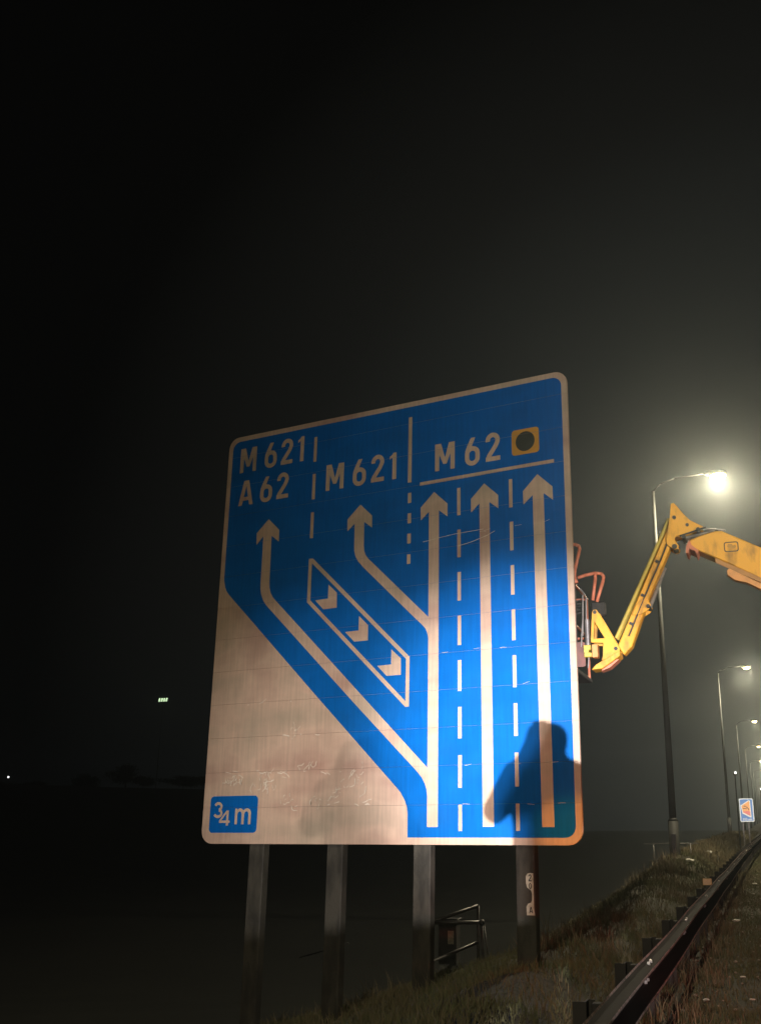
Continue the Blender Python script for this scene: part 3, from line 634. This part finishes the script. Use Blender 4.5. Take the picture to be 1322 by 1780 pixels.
# ------------------------------------------------------------------ railings and cabinet on the bank
hr = thing('handrail', 'thin steel handrail beside the third sign post, above the cabinet', 'handrail', (-4.9, 16, -.5))
def hp(name, pts, rr, m=galv, parent=hr, off=(-4.9, 16, -.5)):
    bm = bmesh.new(); path_tube(bm, [tuple(Vector(p) - Vector(off)) for p in pts], rr); return bm_obj(name, bm, m, parent, True)
hp('top_rail', [(-5.36, 15.8, .12), (-4.61, 16.4, .37)], .028)
hp('cross_rail', [(-5.36, 15.9, .15), (-4.42, 16, .16)], .028)
bm = bmesh.new(); bmesh.ops.create_uvsphere(bm, u_segments=12, v_segments=8, radius=.048, matrix=Matrix.Translation((.46, 0, .66))); bm_obj('rail_end_cap', bm, galv, hr, True)
hp('lower_rail', [(-5.36, 15.8, -.46), (-4.61, 16.4, -.17)], .026)
hp('rail_post', [(-4.61, 16.4, -.9), (-4.61, 16.4, .37)], .026); hp('rail_post', [(-5.36, 15.85, -1.2), (-5.36, 15.85, .12)], .026)
hp('rail_post', [(-4.44, 16, .15), (-4.40, 16, -.9)], .026); hp('rail_stay', [(-4.40, 16, .12), (-4.26, 15.9, -.7)], .012)
cb = thing('electrical_cabinet', 'small grey cabinet with a pale sticker under the handrail', 'cabinet', (-5.18, 16.7, -.75))
bm = bmesh.new(); box(bm, (0, 0, .42), (.30, .22, .9), bev=.01); bm_obj('housing', bm, mat('cabinet_grey', (.10, .105, .10), .6, 0, (7, (.06, .06, .055), .4, .7)), cb)
bm = bmesh.new(); box(bm, (0, 0, .885), (.36, .28, .03), bev=.006); bm_obj('lid', bm, darkm, cb)
bm = bmesh.new(); box(bm, (.06, -.113, .62), (.10, .004, .20)); bm_obj('sticker', bm, pale, cb)
fr = thing('bank_railing', 'faint low railing in the dark between the first two sign posts', 'railing', (-7.0, 16, -1.2))
for pts in (([(-7.49, 16, -.42), (-6.65, 16, -.19)]), ([(-7.07, 16, -2.4), (-7.07, 16, -.30)])):
    hp('rail', pts, .011, lamp_steel, fr, (-7, 16, -1.2))
rl = thing('wire_railing', 'thin two-bar railing on the bank by the nearest lamp column', 'railing', (-2.95, 32, .4))
for pts in (([(-3.75, 32, .94), (-2.1, 32, .95)]), ([(-3.6, 32, .45), (-2.3, 32, .46)]), ([(-3.45, 32, -.1), (-3.45, 32, .94)]), ([(-2.35, 32, -.1), (-2.35, 32, .95)])):
    hp('rail', pts, .014, galv, rl, (-2.95, 32, .4))

# ------------------------------------------------------------------ litter
lit_m = mat('pale_litter', (.62, .60, .54), .6, 0, (12, (.42, .40, .34), .4, .7))
labs = ['white crumpled litter on the dark bank above the reflector', 'flat pale scrap of plastic on the bank left of the barrier', 'white paper scrap lying on the mown verge near the barrier top', 'pale leaf-like scrap on the mown verge midway', 'small pale wrapper in the grass near the bottom right', 'white bit of litter at the bottom right corner', 'pale fragment in the grass close to the barrier foot']
for k, (x, y, s) in enumerate(((-2.11, 37.0, .09), (-2.19, 29.0, .09), (-.50, 28.0, .045), (-.67, 18.2, .045), (-.42, 12.0, .022), (-.30, 10.6, .02), (-.72, 10.5, .022))):
    bm = bmesh.new(); bmesh.ops.create_icosphere(bm, subdivisions=2, radius=s)
    rr = random.Random(k)
    for v in bm.verts: v.co *= rr.uniform(.6, 1.15); v.co.z *= .45; v.co.x *= 1.5
    o = bm_obj('litter', bm, lit_m); o.location = (x, y, float(gz(x, y)) + .05 + s * .2); tag(o, labs[k], 'litter')

# ------------------------------------------------------------------ far hillside: trees, mast, house light
leaf_m = mat('dark_foliage', (.05, .06, .03), .8, 0, (1.0, (.035, .042, .02), .4, .7))
bark_m = mat('bark', (.08, .065, .05), .9, 0, (2, (.05, .04, .03), .4, .7), .5, 10)
def tree(x, y, h, w, seed, lab):
    g = float(gz(x, y)); t = thing('tree', lab, 'tree', (x, y, g), 0, 'trees on the dark skyline')
    bm = bmesh.new(); tube(bm, (0, 0, -.5), (0, 0, h * .6), h * .035, h * .015, 8)
    rr = random.Random(seed)
    for _ in range(5):
        a = rr.uniform(0, 6.28); tube(bm, (0, 0, h * rr.uniform(.25, .5)), (math.cos(a) * w * .3, math.sin(a) * w * .3, h * rr.uniform(.55, .75)), h * .014, h * .005, 6)
    bm_obj('trunk', bm, bark_m, t)
    r = np.random.RandomState(seed); n = 2600
    cc = r.normal(0, 1, (16, 3)); cc /= np.linalg.norm(cc, axis=1)[:, None]; cc *= r.uniform(.3, .75, (16, 1))
    c = cc[r.randint(0, 16, n)] + r.normal(0, .16, (n, 3)); c = c * np.array([w / 2, w / 2, h * .36]) + np.array([0, 0, h * .62])
    s = .42; d1 = r.normal(0, 1, (n, 3)); d1 /= np.linalg.norm(d1, axis=1)[:, None]; d2 = r.normal(0, 1, (n, 3)); d2 /= np.linalg.norm(d2, axis=1)[:, None]
    v = np.stack([c, c + d1 * s, c + d2 * s], 1).reshape(-1, 3); me = bpy.data.meshes.new('crown')
    me.from_pydata(v.tolist(), [], [(3 * i, 3 * i + 1, 3 * i + 2) for i in range(n)]); link('crown', me, leaf_m, t)
for a in ((-184.5, 250, 6.0, 9, 1, 'rounded dark tree on the skyline right of the lone house light'), (-172, 250, 8.0, 12, 2, 'tallest dark tree on the left skyline'), (-206, 245, 5, 16, 3, 'broad dark tree at the left edge of the skyline'), (-157, 255, 4, 17, 4, 'low wide tree on the skyline just left of the big sign'), (-195, 262, 4.0, 12, 5, 'low tree behind the lone house light'), (-148, 250, 3.6, 9, 6, 'small dark tree touching the left side of the big sign'), (-165, 248, 4.5, 7, 8, 'narrow dark tree on the skyline just below the floodlights'), (-197, 244, 4.6, 9, 9, 'small bushy tree right beside the lone house light')):
    tree(*a)
g = float(gz(-162.4, 250))
ms = thing('floodlight_mast', 'distant mast carrying four pale green floodlights in a row', 'floodlight', (-162.4, 250, g))
bm = bmesh.new(); tube(bm, (0, 0, -1), (0, 0, 34.4 - g), .10, .05, 8); bm_obj('mast', bm, darkm, ms)
bm = bmesh.new(); box(bm, (0, 0, 34.1 - g), (3.3, .12, .12)); bm_obj('crossbar', bm, darkm, ms)
fl = mat('floodlight_lens', (.8, .9, .7), .4, emit=((.75, 1.0, .55), 1.6))
for k in range(4):
    bm = bmesh.new(); box(bm, (-1.14 + .76 * k, -.15, 34.55 - g), (.44, .2, 1.0), Matrix.Rotation(.22, 3, 'Y'), bev=.08); bm_obj('floodlight_lens', bm, fl, ms)
hs = thing('lit_lantern', 'single tiny white light on the dark hillside at far left', 'lantern', (-202.7, 240, 10))
hs.location.z = float(gz(-202.7, 240)); hz = 13.75 - hs.location.z
bm = bmesh.new(); tube(bm, (0, 0, -2), (0, 0, max(hz, .5)), .08); bm_obj('pole', bm, darkm, hs)
bm = bmesh.new(); bmesh.ops.create_uvsphere(bm, u_segments=8, v_segments=6, radius=.26, matrix=Matrix.Translation((0, -.1, hz))); bm_obj('lamp', bm, mat('far_white_lamp', (.8, .8, .8), .4, emit=((1, .97, .9), 2.5)), hs)

# ------------------------------------------------------------------ photographer (stands behind the camera, casts the shadow on the sign)
def skin_body(name, pts, edg, m, parent, sub=2):
    me = bpy.data.meshes.new(name); me.from_pydata([p[:3] for p in pts], edg, []); o = link(name, me, m, parent)
    md = o.modifiers.new('skin', 'SKIN'); md.use_smooth_shade = True
    for i, p in enumerate(pts):
        sv = me.skin_vertices[0].data[i]; sv.radius = (p[3], p[4] if len(p) > 4 else p[3]); sv.use_root = (i == 0)
    sb = o.modifiers.new('sub', 'SUBSURF'); sb.levels = sub; sb.render_levels = sub
    return o
ph = thing('person', 'photographer in a dark hooded coat holding up a phone behind the camera', 'person', (.11, -.42, 0), .2)
coat = mat('dark_coat', (.03, .032, .04), .8, 0, (12, (.045, .045, .05), .4, .7), .2, 40)
skin = mat('skin', (.45, .28, .20), .55, 0, (15, (.40, .24, .17), .4, .7))
P = [(0, 0, .96, .15, .12), (0, .0, 1.15, .17, .13), (0, 0, 1.34, .19, .13), (0, .01, 1.45, .13, .11), (-.03, -.01, 1.52, .115, .11), (.015, .0, 1.60, .108, .12), (.01, .0, 1.69, .088, .10),
     (-.15, 0, 1.40, .09), (-.28, .08, 1.235, .06), (-.04, .31, 1.46, .05), (.17, 0, 1.42, .065), (.27, .14, 1.20, .055), (.03, .33, 1.46, .038),
     (-.10, 0, .88, .10), (-.12, .02, .5, .07), (-.12, 0, .1, .05), (-.12, .14, .05, .045), (.10, 0, .88, .10), (.12, .02, .5, .07), (.13, 0, .1, .05), (.14, .14, .05, .045)]
E_ = [(0, 1), (1, 2), (2, 3), (3, 4), (4, 5), (5, 6), (3, 7), (7, 8), (8, 9), (3, 10), (10, 11), (11, 12), (0, 13), (13, 14), (14, 15), (15, 16), (0, 17), (17, 18), (18, 19), (19, 20)]
skin_body('body', P, E_, coat, ph)
for sx, hx, hz_ in ((-1, -.04, 1.46), (1, .03, 1.46)):
    HP = [(hx, .33, hz_, .026, .018), (hx, .37, hz_ + .05, .034, .016)]; HE = [(0, 1)]
    for q, dxx in enumerate((-.024, -.008, .008, .024)):
        b = len(HP); HP += [(hx + dxx, .385, hz_ + .09, .0085), (hx + dxx, .37, hz_ + .125 - abs(q - 1.5) * .006, .008)]; HE += [(1, b), (b, b + 1)]
    b = len(HP); HP += [(hx - sx * .03, .355, hz_ + .06, .010), (hx - sx * .035, .34, hz_ + .09, .009)]; HE += [(1, b), (b, b + 1)]
    skin_body('hand', HP, HE, skin, ph, 1)
pho = thing('phone', 'dark phone held up by the photographer', 'phone', (0, -.025, 1.68))
bm = bmesh.new(); box(bm, (0, 0, -.03), (.075, .009, .155), bev=.003); bm_obj('phone_body', bm, rubber, pho)

# ------------------------------------------------------------------ haze
bm = bmesh.new(); x0, x1, y0, y1, z0, z1 = -430, 262, -75, 625, -8.0, 40.0
box(bm, ((x0 + x1) / 2, (y0 + y1) / 2, (z0 + z1) / 2), (x1 - x0, y1 - y0, z1 - z0))
hzm = bpy.data.materials.new('haze_air'); hzm.use_nodes = True; n = hzm.node_tree.nodes; n.clear()
ho = n.new('ShaderNodeOutputMaterial'); pv = n.new('ShaderNodeVolumePrincipled')
pv.inputs['Color'].default_value = (.58, .82, 1.0, 1); pv.inputs['Density'].default_value = .00100; pv.inputs['Anisotropy'].default_value = .76
vs_ = n.new('ShaderNodeVolumeScatter'); vs_.inputs['Color'].default_value = (1, .70, .34, 1); vs_.inputs['Density'].default_value = .00045; vs_.inputs['Anisotropy'].default_value = .92
ad = n.new('ShaderNodeAddShader'); hzm.node_tree.links.new(pv.outputs[0], ad.inputs[0]); hzm.node_tree.links.new(vs_.outputs[0], ad.inputs[1])
hzm.node_tree.links.new(ad.outputs[0], ho.inputs['Volume'])
stuff(bm_obj('haze', bm, hzm))
